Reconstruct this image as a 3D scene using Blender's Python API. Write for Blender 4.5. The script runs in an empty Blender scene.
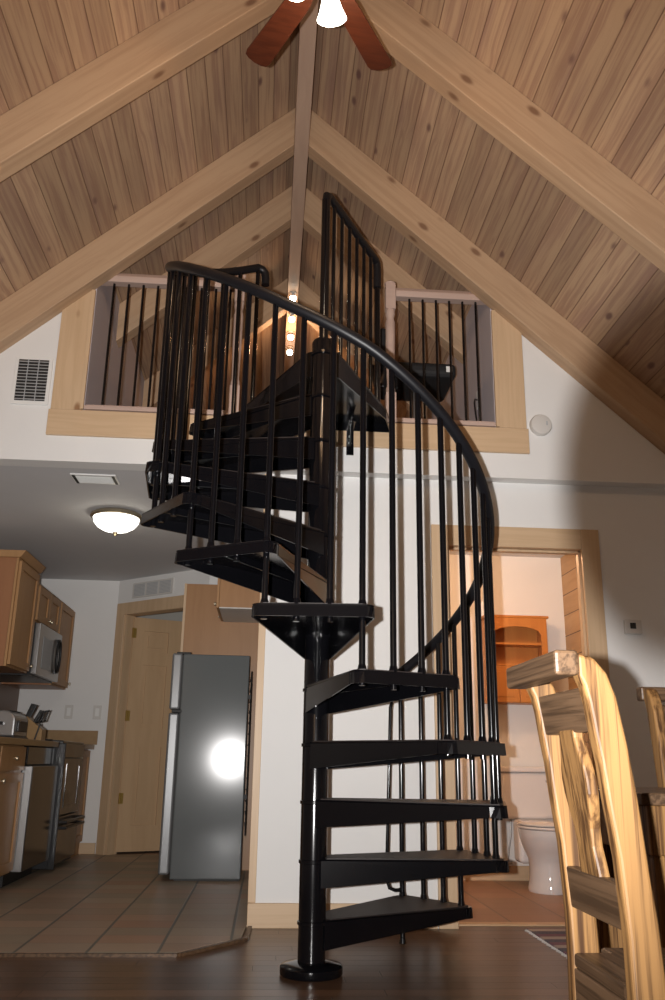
import bpy, bmesh, math, random
from mathutils import Vector, Matrix
random.seed(7)
S = bpy.context.scene; COL = S.collection
R = math.radians
# ------------------------------------------------------------------ materials
class NT:
    def __init__(s, name, rough=.5, metal=0., spec=.5, coat=0.):
        s.m = bpy.data.materials.new(name); s.m.use_nodes = True
        s.t = s.m.node_tree; s.n = s.t.nodes; s.l = s.t.links
        s.b = s.n['Principled BSDF']
        s.b.inputs['Roughness'].default_value = rough; s.b.inputs['Metallic'].default_value = metal
        s.b.inputs['Specular IOR Level'].default_value = spec; s.b.inputs['Coat Weight'].default_value = coat
        s._c = None
    def set(s, sock, v):
        if isinstance(v, bpy.types.NodeSocket): s.l.new(v, sock)
        elif isinstance(v, (tuple, list)) and len(v) == 3 and sock.type == 'RGBA': sock.default_value = (*v, 1)
        else: sock.default_value = v
    def coord(s):
        if s._c is None:
            tc = s.n.new('ShaderNodeTexCoord'); sp = s.n.new('ShaderNodeSeparateXYZ')
            s.l.new(tc.outputs['Object'], sp.inputs[0]); s._c = sp.outputs
        return s._c
    def math(s, op, a, b=0., c=None, clamp=False):
        n = s.n.new('ShaderNodeMath'); n.operation = op; n.use_clamp = clamp
        s.set(n.inputs[0], a); s.set(n.inputs[1], b)
        if c is not None: s.set(n.inputs[2], c)
        return n.outputs[0]
    def comb(s, x, y, z):
        n = s.n.new('ShaderNodeCombineXYZ')
        for i, v in enumerate((x, y, z)): s.set(n.inputs[i], v)
        return n.outputs[0]
    def noise(s, vec, scale=1., detail=4., rough=.55, dist=0.):
        n = s.n.new('ShaderNodeTexNoise'); s.l.new(vec, n.inputs['Vector'])
        n.inputs['Scale'].default_value = scale; n.inputs['Detail'].default_value = detail
        n.inputs['Roughness'].default_value = rough; n.inputs['Distortion'].default_value = dist
        return n.outputs[0]
    def white(s, v):
        n = s.n.new('ShaderNodeTexWhiteNoise'); n.noise_dimensions = '1D'; s.set(n.inputs['W'], v); return n.outputs['Value']
    def white2(s, vec):
        n = s.n.new('ShaderNodeTexWhiteNoise'); n.noise_dimensions = '3D'; s.l.new(vec, n.inputs['Vector']); return n.outputs['Value']
    def mix(s, f, a, b, mode='MIX'):
        n = s.n.new('ShaderNodeMix'); n.data_type = 'RGBA'; n.blend_type = mode
        s.set(n.inputs[0], f); s.set(n.inputs[6], a); s.set(n.inputs[7], b); return n.outputs[2]
    def step(s, v, lo, hi):
        n = s.n.new('ShaderNodeMapRange'); n.interpolation_type = 'SMOOTHSTEP'
        s.set(n.inputs[0], v); n.inputs[1].default_value = lo; n.inputs[2].default_value = hi
        return n.outputs[0]
    def bump(s, h, strength=.2, dist=.01):
        n = s.n.new('ShaderNodeBump'); n.inputs['Strength'].default_value = strength; n.inputs['Distance'].default_value = dist
        s.l.new(h, n.inputs['Height']); s.l.new(n.outputs[0], s.b.inputs['Normal'])
    def base(s, c): s.set(s.b.inputs['Base Color'], c)

def plain(name, col, rough=.5, metal=0., noise=.04, spec=.5, coat=0., nscale=6.):
    t = NT(name, rough, metal, spec, coat); c = t.coord()
    n = t.noise(t.comb(c[0], c[1], c[2]), nscale, 3)
    lo = tuple(max(0, v*(1-noise*2)) for v in col); hi = tuple(min(1, v*(1+noise)) for v in col)
    t.base(t.mix(n, lo, hi)); return t.m

def wood(name, light, dark, along=1, plank=None, pw=.1, rough=.5, knots=.5, kcol=None, streak=.5, grain=22., var=.35, groove=.004, gcol=(.05,.03,.02), purple=None, coat=0., butt=0.):
    """along: axis index the grain follows; plank: axis index across which boards repeat"""
    t = NT(name, rough, 0, .4, coat); c = t.coord()
    o = [i for i in range(3) if i != along]
    v = c[along]; u = c[o[0]]; w = c[o[1]]
    if plank is not None:
        q = t.math('DIVIDE', c[plank], pw); idx = t.math('FLOOR', q); fr = t.math('FRACT', q); rnd = t.white(idx)
    else: rnd = 0.37
    off = t.math('MULTIPLY', rnd, 31.)
    wob = t.noise(t.comb(t.math('ADD', t.math('MULTIPLY', v, 1.7), off), t.math('MULTIPLY', u, 3.), t.math('MULTIPLY', w, 3.)), 1., 2)
    wv = t.math('MULTIPLY', wob, 1.6)
    g = t.noise(t.comb(t.math('ADD', t.math('MULTIPLY', v, 1.3), off), t.math('ADD', t.math('MULTIPLY', u, grain), wv), t.math('ADD', t.math('MULTIPLY', w, grain), wv)), 1., 5, .6, .4)
    g2 = t.noise(t.comb(t.math('ADD', t.math('MULTIPLY', v, .8), off), t.math('MULTIPLY', u, 6.), t.math('MULTIPLY', w, 6.)), 1., 3, .5, .3)
    f = t.step(g, .40, .63)
    col = t.mix(t.math('MULTIPLY', f, streak), light, dark)
    col = t.mix(t.math('MULTIPLY', t.step(g2, .5, .75), .55), col, purple or dark)
    if plank is not None:
        b = t.math('ADD', 1-var, t.math('MULTIPLY', t.white(t.math('ADD', idx, 51.3)), var*1.4))
        col = t.mix(1., col, t.comb(b, b, b), 'MULTIPLY')
    if knots:
        n = t.n.new('ShaderNodeTexVoronoi'); n.feature = 'F1'; n.voronoi_dimensions = '3D'
        t.l.new(t.comb(t.math('ADD', t.math('MULTIPLY', v, 3.2), off), t.math('MULTIPLY', u, 6.5), t.math('MULTIPLY', w, 6.5)), n.inputs['Vector'])
        n.inputs['Scale'].default_value = 1.
        sp = t.n.new('ShaderNodeSeparateColor'); t.l.new(n.outputs['Color'], sp.inputs[0])
        k = t.math('MULTIPLY', t.math('SUBTRACT', 1., t.step(n.outputs['Distance'], .06, .17)), t.math('LESS_THAN', sp.outputs[0], knots))
        col = t.mix(t.math('MULTIPLY', k, .85), col, kcol or tuple(x*.35 for x in dark))
    h = g
    if plank is not None:
        e = t.math('MINIMUM', fr, t.math('SUBTRACT', 1., fr))
        gr = t.math('SUBTRACT', 1., t.step(e, groove/pw*.4, groove/pw*1.3))
        if butt:
            vv = t.math('FRACT', t.math('ADD', t.math('DIVIDE', v, butt), t.math('MULTIPLY', rnd, 7.)))
            e2 = t.math('MINIMUM', vv, t.math('SUBTRACT', 1., vv))
            gr = t.math('MAXIMUM', gr, t.math('SUBTRACT', 1., t.step(e2, .0008, .002)))
        col = t.mix(t.math('MULTIPLY', gr, .85), col, gcol)
        h = t.math('SUBTRACT', t.math('MULTIPLY', g, .15), gr)
        t.bump(h, .5, .004)
    else: t.bump(h, .12, .004)
    t.base(col); return t.m

def tile(name, size=.3, cols=((.56,.42,.30),(.46,.25,.16),(.36,.30,.22)), grout=(.15,.15,.13), rough=.45, ox=0., oy=0.):
    t = NT(name, rough, 0, .5); c = t.coord()
    qx = t.math('DIVIDE', t.math('ADD', c[0], ox), size); qy = t.math('DIVIDE', t.math('ADD', c[1], oy), size*.62)
    ix = t.math('FLOOR', qx); iy = t.math('FLOOR', qy); fx = t.math('FRACT', qx); fy = t.math('FRACT', qy)
    r = t.white2(t.comb(ix, iy, 3.3)); r2 = t.white2(t.comb(ix, iy, 8.1))
    n = t.noise(t.comb(c[0], c[1], 0.), 5., 5)
    col = t.mix(r, cols[0], cols[1]); col = t.mix(t.math('MULTIPLY', r2, .95), col, cols[2]); col = t.mix(t.math('MULTIPLY', n, .35), col, tuple(x*.55 for x in cols[2]))
    ex = t.math('MULTIPLY', t.math('MINIMUM', fx, t.math('SUBTRACT', 1., fx)), size)
    ey = t.math('MULTIPLY', t.math('MINIMUM', fy, t.math('SUBTRACT', 1., fy)), size*.62)
    gx = t.math('SUBTRACT', 1., t.step(ex, .004, .009)); gy = t.math('MULTIPLY', t.math('SUBTRACT', 1., t.step(ey, .002, .005)), .5)
    g = t.math('MAXIMUM', gx, gy)
    t.base(t.mix(g, col, grout)); t.bump(t.math('MULTIPLY', g, -1.), .4, .003); return t.m

def emit(name, col, strength, base=(.9,.9,.9)):
    t = NT(name, .3); t.base(base); t.set(t.b.inputs['Emission Color'], col); t.b.inputs['Emission Strength'].default_value = strength; return t.m

M = {}
M['ceil'] = wood('pine_ceiling_boards', (.50,.345,.22), (.34,.205,.14), 1, 0, .122, .55, .8, (.13,.065,.06), .75, 42, .26, .003, (.16,.09,.055), (.30,.18,.15))
M['beam'] = wood('pine_beam', (.49,.335,.21), (.39,.25,.15), 0, None, .1, .6, .35, (.18,.09,.05), .6, 30)
M['beamy'] = wood('pine_ridge', (.50,.36,.27), (.42,.29,.22), 1, None, .1, .55, .06, (.16,.08,.04), .5, 14)
M['trim_x'] = wood('pine_trim_horizontal', (.60,.43,.27), (.50,.34,.20), 0, None, .1, .45, .12, (.25,.12,.05), .4, 40)
M['trim_z'] = wood('pine_trim_vertical', (.60,.43,.27), (.50,.34,.20), 2, None, .1, .45, .12, (.25,.12,.05), .4, 40)
M['trim_y'] = wood('pine_trim_depth', (.60,.43,.27), (.50,.34,.20), 1, None, .1, .45, .12, (.25,.12,.05), .4, 40)
M['rail'] = wood('washed_rail_wood', (.50,.37,.31), (.42,.30,.25), 0, None, .1, .5, 0, None, .4, 18)
M['door'] = wood('pine_door', (.56,.38,.22), (.47,.31,.17), 2, None, .1, .4, .04, (.3,.16,.07), .35, 16)
M['cab'] = wood('cabinet_maple', (.40,.22,.095), (.33,.17,.068), 2, None, .1, .5, 0, None, .4, 16)
M['cabx'] = wood('cabinet_side', (.33,.15,.07), (.28,.12,.055), 2, None, .1, .4, 0, None, .4, 16)
M['panel'] = wood('fridge_surround_wood', (.36,.185,.075), (.30,.145,.055), 2, None, .1, .4, 0, None, .4, 16)
M['honey'] = wood('honey_cabinet', (.50,.20,.05), (.42,.15,.035), 2, None, .1, .35, 0, None, .4, 16)
M['bathboard'] = wood('bath_wall_boards', (.58,.37,.19), (.46,.28,.13), 1, 2, .16, .5, .12, (.2,.1,.05), .5, 16, .25, .004)
M['floor'] = wood('dark_wood_floor', (.150,.078,.042), (.098,.048,.026), 0, 1, .095, .28, 0, None, .6, 14, .35, .002, (.03,.015,.01), None, 0, 1.3)
M['chair'] = wood('rustic_pine_chair', (.32,.17,.06), (.07,.030,.010), 2, None, .1, .5, .25, (.05,.024,.012), 1., 75, .3, .004, (.05,.03,.02), (.16,.085,.035))
M['chairy'] = wood('rustic_pine_rail', (.15,.088,.048), (.06,.034,.018), 1, None, .1, .42, .2, (.05,.025,.014), 1., 80)
M['blade'] = wood('fan_blade_cherry', (.055,.016,.008), (.032,.009,.005), 0, None, .1, .35, 0, None, .6, 60)
M['tile'] = tile('kitchen_tile', .30, ox=.13)
M['btile'] = tile('bath_tile', .33, ((.42,.24,.14),(.36,.19,.11),(.32,.2,.13)), (.2,.14,.1))
M['wall'] = plain('white_wall', (.76,.755,.74), .7, 0, .015)
M['lilac'] = plain('loft_knee_wall_paint', (.50,.46,.49), .75, 0, .02)
M['cream'] = plain('hall_wall', (.55,.52,.46), .7, 0, .02)
M['ceilw'] = plain('white_ceiling', (.62,.62,.63), .8, 0, .02)
M['black'] = plain('black_powder_coat', (.0035,.0035,.0045), .15, 0, .1, .45)
M['blackrail'] = plain('black_rubber_rail', (.007,.007,.009), .42, 0, .15, .35)
M['pad'] = plain('dark_tread_cover', (.030,.023,.021), .5, 0, .15, .3)
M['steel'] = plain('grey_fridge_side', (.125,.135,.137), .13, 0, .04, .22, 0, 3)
M['fdoor'] = plain('grey_fridge_door', (.19,.195,.20), .3, .3, .04)
M['chrome'] = plain('brushed_steel', (.42,.42,.42), .30, .85, .04)
M['nickel'] = plain('brushed_nickel', (.42,.36,.26), .35, .9, .04)
M['brass'] = plain('brass_hinge', (.50,.34,.10), .35, .9, .05)
M['white'] = plain('white_plastic', (.78,.78,.76), .4, 0, .02)
M['offwhite'] = plain('offwhite_plastic', (.62,.60,.57), .45, 0, .02)
M['ceramic'] = plain('white_ceramic', (.75,.72,.71), .08, 0, .01, .6)
M['blackglass'] = plain('black_glass', (.010,.009,.008), .12, 0, .05, .6)
M['bronze'] = plain('dark_reflective_door', (.040,.028,.020), .16, 0, .1)
M['splash'] = plain('brown_backsplash', (.17,.085,.04), .4, 0, .1)
M['counter'] = wood('tan_counter', (.32,.20,.09), (.27,.16,.07), 1, None, .1, .35, 0, None, .4, 14)
M['blackcloth'] = plain('black_mesh_fabric', (.010,.010,.011), .7, 0, .2)
M['dark'] = plain('dark_gap', (.015,.014,.013), .6, 0, .1)
M['grille'] = plain('grey_grille', (.42,.44,.46), .5, 0, .03)
M['blackplastic'] = plain('black_plastic', (.013,.013,.014), .35, 0, .1)
M['glow'] = emit('lamp_glass', (1., .93, .80), 9.)
M['domeglow'] = emit('dome_glass', (1., .97, .88), 3.5)
M['bulb'] = emit('track_bulb', (1., .90, .72), 22.)
M['bathglow'] = emit('bath_dome_glass', (1., .70, .40), 5.)
def rug_mat():
    t = NT('woven_rug', .9, 0, .2); c = t.coord()
    q = t.math('FRACT', t.math('MULTIPLY', c[1], 5.)); a = t.step(q, .3, .34); b = t.step(q, .62, .66)
    col = t.mix(a, (.42,.38,.36), (.16,.07,.13)); col = t.mix(b, col, (.06,.07,.13))
    n = t.noise(t.comb(t.math('MULTIPLY', c[0], 60.), t.math('MULTIPLY', c[1], 60.), 0.), 1., 2)
    t.base(t.mix(t.math('MULTIPLY', n, .5), col, (.3,.26,.25))); t.bump(n, .5, .004); return t.m
M['rug'] = rug_mat()
# ------------------------------------------------------------------ mesh helpers
class MB:
    def __init__(s): s.b = bmesh.new()
    def face(s, pts):
        try: s.b.faces.new([s.b.verts.new(p) for p in pts])
        except ValueError: pass
    def box(s, x0, x1, y0, y1, z0, z1):
        return s.obox((x0, y0, z0), (x1-x0, 0, 0), (0, y1-y0, 0), (0, 0, z1-z0))
    def obox(s, o, a, b, c):
        o, a, b, c = map(Vector, (o, a, b, c))
        v = [s.b.verts.new(o+a*i+b*j+c*k) for k in (0, 1) for j in (0, 1) for i in (0, 1)]
        for f in ((0,2,3,1), (4,5,7,6), (0,1,5,4), (2,6,7,3), (0,4,6,2), (1,3,7,5)): s.b.faces.new([v[i] for i in f])
        return s
    def prism(s, pts, ext):
        ext = Vector(ext); n = len(pts)
        a = [s.b.verts.new(Vector(p)) for p in pts]; c = [s.b.verts.new(Vector(p)+ext) for p in pts]
        s.b.faces.new(a); s.b.faces.new(c[::-1])
        for i in range(n): s.b.faces.new((a[i], c[i], c[(i+1) % n], a[(i+1) % n]))
        return s
    def tube(s, pts, r, seg=10, cap=True):
        pts = [Vector(p) for p in pts]; rs = r if isinstance(r, (list, tuple)) else [r]*len(pts)
        rings = []; up = None
        for i, p in enumerate(pts):
            d = (pts[min(i+1, len(pts)-1)]-pts[max(i-1, 0)]).normalized()
            if up is None: up = Vector((0, 0, 1)) if abs(d.z) < .9 else Vector((1, 0, 0))
            x = d.cross(up)
            if x.length < 1e-4: x = d.orthogonal()
            x.normalize(); up = x.cross(d).normalized()
            rings.append([s.b.verts.new(p+(x*math.cos(2*math.pi*k/seg)+up*math.sin(2*math.pi*k/seg))*rs[i]) for k in range(seg)])
        for a, c in zip(rings, rings[1:]):
            for k in range(seg): s.b.faces.new((a[k], a[(k+1) % seg], c[(k+1) % seg], c[k]))
        if cap: s.b.faces.new(rings[0][::-1]); s.b.faces.new(rings[-1])
        return s
    def lathe(s, prof, c=(0, 0, 0), seg=24, sx=1., sy=1., axis=None):
        c = Vector(c); rings = []
        Mx = Matrix.Identity(3) if axis is None else Vector((0, 0, 1)).rotation_difference(Vector(axis)).to_matrix()
        for r, z in prof:
            rings.append([s.b.verts.new(c+Mx@Vector((math.cos(2*math.pi*k/seg)*r*sx, math.sin(2*math.pi*k/seg)*r*sy, z))) for k in range(seg)])
        for a, d in zip(rings, rings[1:]):
            for k in range(seg): s.b.faces.new((a[k], a[(k+1) % seg], d[(k+1) % seg], d[k]))
        if prof[0][0] > 1e-5: s.b.faces.new(rings[0][::-1])
        if prof[-1][0] > 1e-5: s.b.faces.new(rings[-1])
        return s
    def build(s, name, mat, parent=None, smooth=False, bevel=0., seg=2):
        org = Vector((0, 0, 0)); p = parent
        while p is not None: org += Vector(p.location); p = p.parent
        bmesh.ops.remove_doubles(s.b, verts=s.b.verts, dist=1e-6)
        for v in s.b.verts: v.co -= org
        bmesh.ops.recalc_face_normals(s.b, faces=s.b.faces)
        me = bpy.data.meshes.new(name); s.b.to_mesh(me); s.b.free()
        if smooth:
            for f in me.polygons: f.use_smooth = True
        me.materials.append(mat); o = bpy.data.objects.new(name, me); COL.objects.link(o); o.parent = parent
        if bevel:
            md = o.modifiers.new('bevel', 'BEVEL'); md.width = bevel; md.segments = seg; md.limit_method = 'ANGLE'; md.angle_limit = R(35)
        if smooth: 
            try:
                me.set_sharp_from_angle(angle=R(42))
            except Exception: pass
        return o
def thing(name, label, cat, loc=(0, 0, 0), group=None):
    o = bpy.data.objects.new(name, None); o.empty_display_size = .1; COL.objects.link(o); o.location = loc
    o['label'] = label; o['category'] = cat
    if group: o['group'] = group
    return o
def tag(o, label, cat, group=None, kind=None):
    o['label'] = label; o['category'] = cat
    if group: o['group'] = group
    if kind: o['kind'] = kind
    return o
def struct(o, label=None):
    o['kind'] = 'structure'
    if label: o['label'] = label
    return o
def dup(root, loc, rz=0, label=None):
    r = root.copy(); COL.objects.link(r); r.location = loc; r.rotation_euler = (0, 0, rz)
    if label: r['label'] = label
    for ch in list(root.children):
        c = ch.copy(); COL.objects.link(c); c.parent = r
        for g in list(ch.children):
            d = g.copy(); COL.objects.link(d); d.parent = c
    return r
def light(name, kind, loc, power, col, size=.05, rot=None):
    l = bpy.data.lights.new(name, kind); l.energy = power; l.color = col
    if kind == 'AREA': l.size = size
    else: l.shadow_soft_size = size
    o = bpy.data.objects.new(name, l); COL.objects.link(o); o.location = loc
    if rot: o.rotation_euler = rot
    return o
# ------------------------------------------------------------------ room constants
XC = .085; SL = .9; ZR = 4.85; ZU = 4.565          # ridge centre, roof pitch, board plane and rafter-underside apex
YU = 4.63; YL = 4.72; ZC = 2.39; ZLF = 2.69        # upper wall, lower wall, ceiling height, loft floor
XL, XR = -2.65, 2.82; TH = math.atan(SL)
zp = lambda x: ZR-SL*abs(x-XC)
# floors
struct(MB().box(XL, XR, -1.7, YL+.10, -.05, 0).build('floor', M['floor']))
b = MB(); b.prism([(-2.65,4.085,-.001), (-.352,4.085,-.001), (-.085,4.425,-.001), (-.067,4.72,-.001), (-.067,9.5,-.001), (-2.65,9.5,-.001)], (0, 0, .013))
struct(b.build('floor_kitchen', M['tile']))
b = MB()
for p, q in (((-2.65,4.075), (-.347,4.075)), ((-.347,4.075), (-.072,4.42)), ((-.072,4.42), (-.062,4.70))):
    d = Vector((q[0]-p[0], q[1]-p[1], 0)); n = Vector((d.y, -d.x, 0)).normalized()
    b.obox((p[0], p[1], 0), d, n*.022, (0, 0, .013))
struct(b.build('trim_1', M['chairy']), 'thin wooden edging strip where the kitchen tile meets the wood floor')
struct(MB().box(.90, 2.32, YL+.12, 6.6, -.05, .002).build('floor_bathroom', M['btile']))
struct(MB().box(1.0, 1.775, YL+.06, YL+.14, 0, .008).build('trim_2', M['trim_x'], bevel=.003), 'wooden threshold under the bathroom doorway')
# roof: two plank slopes in their own local axes (x = down the slope, y = depth)
Ls = 2.75/math.cos(TH)
for s, nm in ((1, 'ceiling_right'), (-1, 'ceiling_left')):
    o = struct(MB().box(0, Ls*1.02, 0, 10.6, 0, .03).build(nm, M['ceil']))
    if s > 0: o.location = (XC, -1.7, ZR); o.rotation_euler = (0, TH, 0)
    else: o.location = (XC, 8.9, ZR); o.rotation_euler = (0, TH, math.pi)
struct(MB().box(XC-.045, XC+.045, -1.7, 8.88, ZU-.05, ZR).build('ridge_beam', M['beamy'], bevel=.004), 'pale square ridge beam running along the roof peak')
# rafters
dp = (ZR-ZU)*math.cos(TH)
raf = {3.32: 'nearest the ceiling fan', 4.52: 'directly above the loft opening', 5.30: 'first one inside the loft', 6.55: 'deepest in the loft', 2.12: 'above and behind the fan'}
for y, w in raf.items():
    for s, side in ((1, 'right'), (-1, 'left')):
        if y == 2.12: continue
        L0 = .045/math.cos(TH); L1 = (2.62 if y < 5 else (1.215+ (0.0)))/math.cos(TH)
        vc = (ZR-ZU)*math.sin(TH)
        if y > 5: L1 = 1.23/math.cos(TH)
        o = MB().prism([(L0, 0, 0), (L1, 0, 0), (L1+vc, 0, -dp), (L0+vc, 0, -dp)], (0, .11, 0)).build('roof_rafter', M['beam'], bevel=.005)
        if s > 0: o.location = (XC, y, ZR); o.rotation_euler = (0, TH, 0)
        else: o.location = (XC, y+.11, ZR); o.rotation_euler = (0, TH, math.pi)
        tag(o, f'pale pine rafter on the {side} slope, {w}', 'rafter', 'roof rafters')
# gable (upper) wall with the wide loft opening
b = MB()
b.box(XL, XR, YU, YU+.12, ZC, 2.70)
for x0, x1 in ((XL, -1.19), (1.36, XR)):
    b.prism([(x0, YU, 2.70), (x1, YU, 2.70), (x1, YU, max(2.70, zp(x1))), (x0, YU, max(2.70, zp(x0)) if x0 != XL else 2.70)] if x0 == XL else
            [(x0, YU, 2.70), (x1, YU, 2.70), (x0, YU, zp(x0))], (0, .12, 0))
struct(b.build('wall_upper', M['wall']))
# lower wall with doorway to bathroom
b = MB()
b.box(-.03, .955, YL, YL+.12, 0, ZC).box(1.82, XR, YL, YL+.12, 0, ZC).box(.955, 1.82, YL, YL+.12, 2.03, ZC)
struct(b.build('wall_back', M['wall']))
struct(MB().box(XL, XR, YU+.12, 9.6, ZC, ZLF).build('ceiling_kitchen', M['ceilw']), 'white flat ceiling over kitchen and bathroom')
struct(MB().box(-1.11, 1.28, YU+.125, 8.88, ZLF, ZLF+.012).build('floor_loft', M['floor']))
struct(MB().box(XL-.1, XL, -1.7, YU+.12, 0, 2.6).build('wall_left', M['wall']))
struct(MB().box(XR, XR+.1, -1.7, YU+.12, 0, 2.6).build('wall_right', M['wall']))
b = MB(); b.prism([(XL, -1.8, 0), (XR, -1.8, 0), (XR, -1.8, 2.4), (XC, -1.8, ZR), (XL, -1.8, 2.4)], (0, .1, 0)); struct(b.build('wall_front', M['wall']))
struct(MB().box(XL, -2.24, YU+.12, YU+.22, 0, ZC).build('wall_kitchen_near', M['wall']))
struct(MB().box(-2.34, -2.24, YU+.22, 8.13, 0, ZC).build('wall_kitchen_left', M['wall']))
struct(MB().box(-2.24, -1.43, 8.03, 8.13, 0, ZC).build('wall_kitchen_back', M['wall']))
struct(MB().box(-.065, .04, YL+.12, 9.5, 0, ZC).build('wall_kitchen_right', M['wall']))
struct(MB().box(-.54, -.065, 7.30, 7.40, 0, ZC).build('wall_kitchen_corner', M['wall']))
struct(MB().box(-2.34, .04, 9.5, 9.6, 0, ZC).build('wall_hall', M['cream']))
struct(MB().box(-2.34, -2.24, 8.13, 9.5, 0, ZC).build('wall_hall_left', M['cream']))
# wooden corner strip on the free end of the lower wall
struct(MB().box(-.067, -.028, YL-.004, YL+.12, .115, ZC-.001).build('trim_3', M['trim_z'], bevel=.002), 'wooden edge board on the free end of the white wall')
# loft side walls and end wall
b = MB()
for s, xw in ((-1, -1.11), (1, 1.28)):
    x1 = xw+s*.08
    b = MB().prism([(xw, YU-.002, ZLF), (x1, YU-.002, ZLF), (x1, YU-.002, zp(x1)), (xw, YU-.002, zp(xw))], (0, 4.32, 0))
    struct(b.build('wall_loft_left' if s < 0 else 'wall_loft_right', M['lilac']))
struct(MB().prism([(-1.11, 8.88, ZLF), (1.28, 8.88, ZLF), (1.28, 8.88, zp(1.28)), (XC, 8.88, ZR), (-1.11, 8.88, zp(-1.11))], (0, .06, 0)).build('wall_loft_end', M['cream']))
# loft opening casing
zt = lambda x: ZU-SL*abs(x-XC)
struct(MB().box(-1.305, 1.475, YU-.022, YU, 2.54, 2.695).build('trim_4', M['trim_x'], bevel=.003), 'wide pine board under the loft opening')
struct(MB().prism([(-1.295, YU-.02, 2.696), (-1.13, YU-.02, 2.696), (-1.13, YU-.02, zt(-1.13)), (-1.295, YU-.02, zt(-1.295))], (0, .02, 0)).build('trim_5', M['trim_z'], bevel=.002), 'pine casing board left of the loft opening')
struct(MB().prism([(1.30, YU-.02, 2.696), (1.465, YU-.02, 2.696), (1.465, YU-.02, zt(1.465)), (1.30, YU-.02, zt(1.30))], (0, .02, 0)).build('trim_6', M['trim_z'], bevel=.002), 'pine casing board right of the loft opening')
for i, (x0, x1) in enumerate(((-1.135, -1.112), (1.282, 1.305))):
    xx = x0 if i == 0 else x1
    struct(MB().prism([(x0, YU-.028, 2.70), (x1, YU-.028, 2.70), (x1, YU-.028, zt(xx)), (x0, YU-.028, zt(xx))], (0, .024, 0)).build('trim_%d' % (7+i), M['trim_z'], bevel=.002))
struct(MB().box(-1.108, 1.278, YU-.03, YU+.12, 2.70, 2.722).build('trim_9', M['rail'], bevel=.003), 'washed wood sill board along the loft opening')
# baseboards
struct(MB().box(-.067, .895, YL-.018, YL, 0, .115).build('baseboard_back', M['trim_x'], bevel=.003))
struct(MB().box(1.90, XR, YL-.018, YL, 0, .115).build('baseboard_right', M['trim_x'], bevel=.003))
struct(MB().box(-1.75, -1.435, 8.01, 8.03, .012, .10).build('baseboard_kitchen', M['trim_x'], bevel=.003))
# ------------------------------------------------------------------ bathroom doorway and room
struct(MB().box(.90, 1.0, YL-.022, YL, 0, 2.115).build('trim_10', M['trim_z'], bevel=.003), 'pine casing left of the bathroom doorway')
struct(MB().box(1.778, 1.885, YL-.022, YL, 0, 2.115).build('trim_11', M['trim_z'], bevel=.003), 'pine casing right of the bathroom doorway')
struct(MB().box(1.0, 1.778, YL-.022, YL, 1.995, 2.115).build('trim_12', M['trim_x'], bevel=.003), 'pine casing above the bathroom doorway')
dj = struct(MB().box(.956, .985, YL, YL+.12, 0, 2.0).box(1.79, 1.819, YL, YL+.12, 0, 2.0).box(.985, 1.79, YL, YL+.12, 2.0, 2.029).build('door_1', M['trim_z'], bevel=.002), 'pine jamb lining of the bathroom doorway')
MB().box(.985, .998, YL+.045, YL+.08, 0, 1.99).box(1.777, 1.79, YL+.045, YL+.08, 0, 1.99).box(.998, 1.777, YL+.045, YL+.08, 1.985, 1.998).build('door_stop', M['trim_z'], dj)
struct(MB().box(.80, .90, YL+.12, 6.66, 0, ZC).build('wall_bathroom_left', M['wall']))
struct(MB().box(.90, 2.30, 6.56, 6.66, 0, ZC).build('wall_bathroom_back', M['wall']))
struct(MB().box(2.30, 2.38, YL+.12, 6.66, 0, ZC).build('wall_bathroom_right', M['bathboard']), 'bathroom side wall of horizontal pine boards')
struct(MB().box(.90, 2.30, 6.545, 6.56, .002, .10).build('baseboard_bathroom', M['trim_x'], bevel=.002))
# open shelf cabinet on bathroom wall
t = thing('wall_cabinet', 'honey coloured wooden wall cabinet with arched open shelves, on the bathroom wall', 'cabinet', (1.90, 6.50, 1.25))
x0, x1, y0, y1, z0, z1 = 1.63, 2.09, 6.38, 6.555, 1.235, 1.865
b = MB(); b.box(x0, x0+.02, y0, y1, z0, z1).box(x1-.02, x1, y0, y1, z0, z1).box(x0+.02, x1-.02, y0, y1, z0, z0+.02).box(x0+.02, x1-.02, y1-.01, y1, z0+.02, z1)
b.build('body', M['honey'], t, bevel=.002)
MB().box(x0-.02, x1+.02, y0-.02, y1, z1, z1+.02).build('crown', M['honey'], t, bevel=.006)
b = MB(); xa, xb = x0+.045, x1-.045; zt1 = z1-.05
pts = [(x0, y0-.016, z0+.27), (xa, y0-.016, z0+.27), (xa, y0-.016, z1-.12)]
for k in range(9):
    a = math.pi*(1-k/8); pts.append(((xa+xb)/2+math.cos(a)*(xb-xa)/2*.97, y0-.016, z1-.12+math.sin(a)*.055))
pts += [(xb, y0-.016, z1-.12), (xb, y0-.016, z0+.27), (x1, y0-.016, z0+.27), (x1, y0-.016, z1), (x0, y0-.016, z1)]
b.prism(pts, (0, .016, 0)); b.build('face_frame', M['honey'], t, bevel=.0015)
for z in (z0+.27, z0+.43): MB().box(x0+.02, x1-.02, y0+.005, y1-.011, z, z+.016).build('shelf', M['honey'], t)
for a, c in ((x0+.004, (x0+x1)/2-.002), ((x0+x1)/2+.002, x1-.004)):
    d = MB().box(a, c, y0-.018, y0-.001, z0+.004, z0+.265).build('door', M['honey'], t, bevel=.003)
    MB().box(a+.04, c-.04, y0-.023, y0-.018, z0+.04, z0+.225).build('door_panel', M['honey'], d, bevel=.004)
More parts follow.
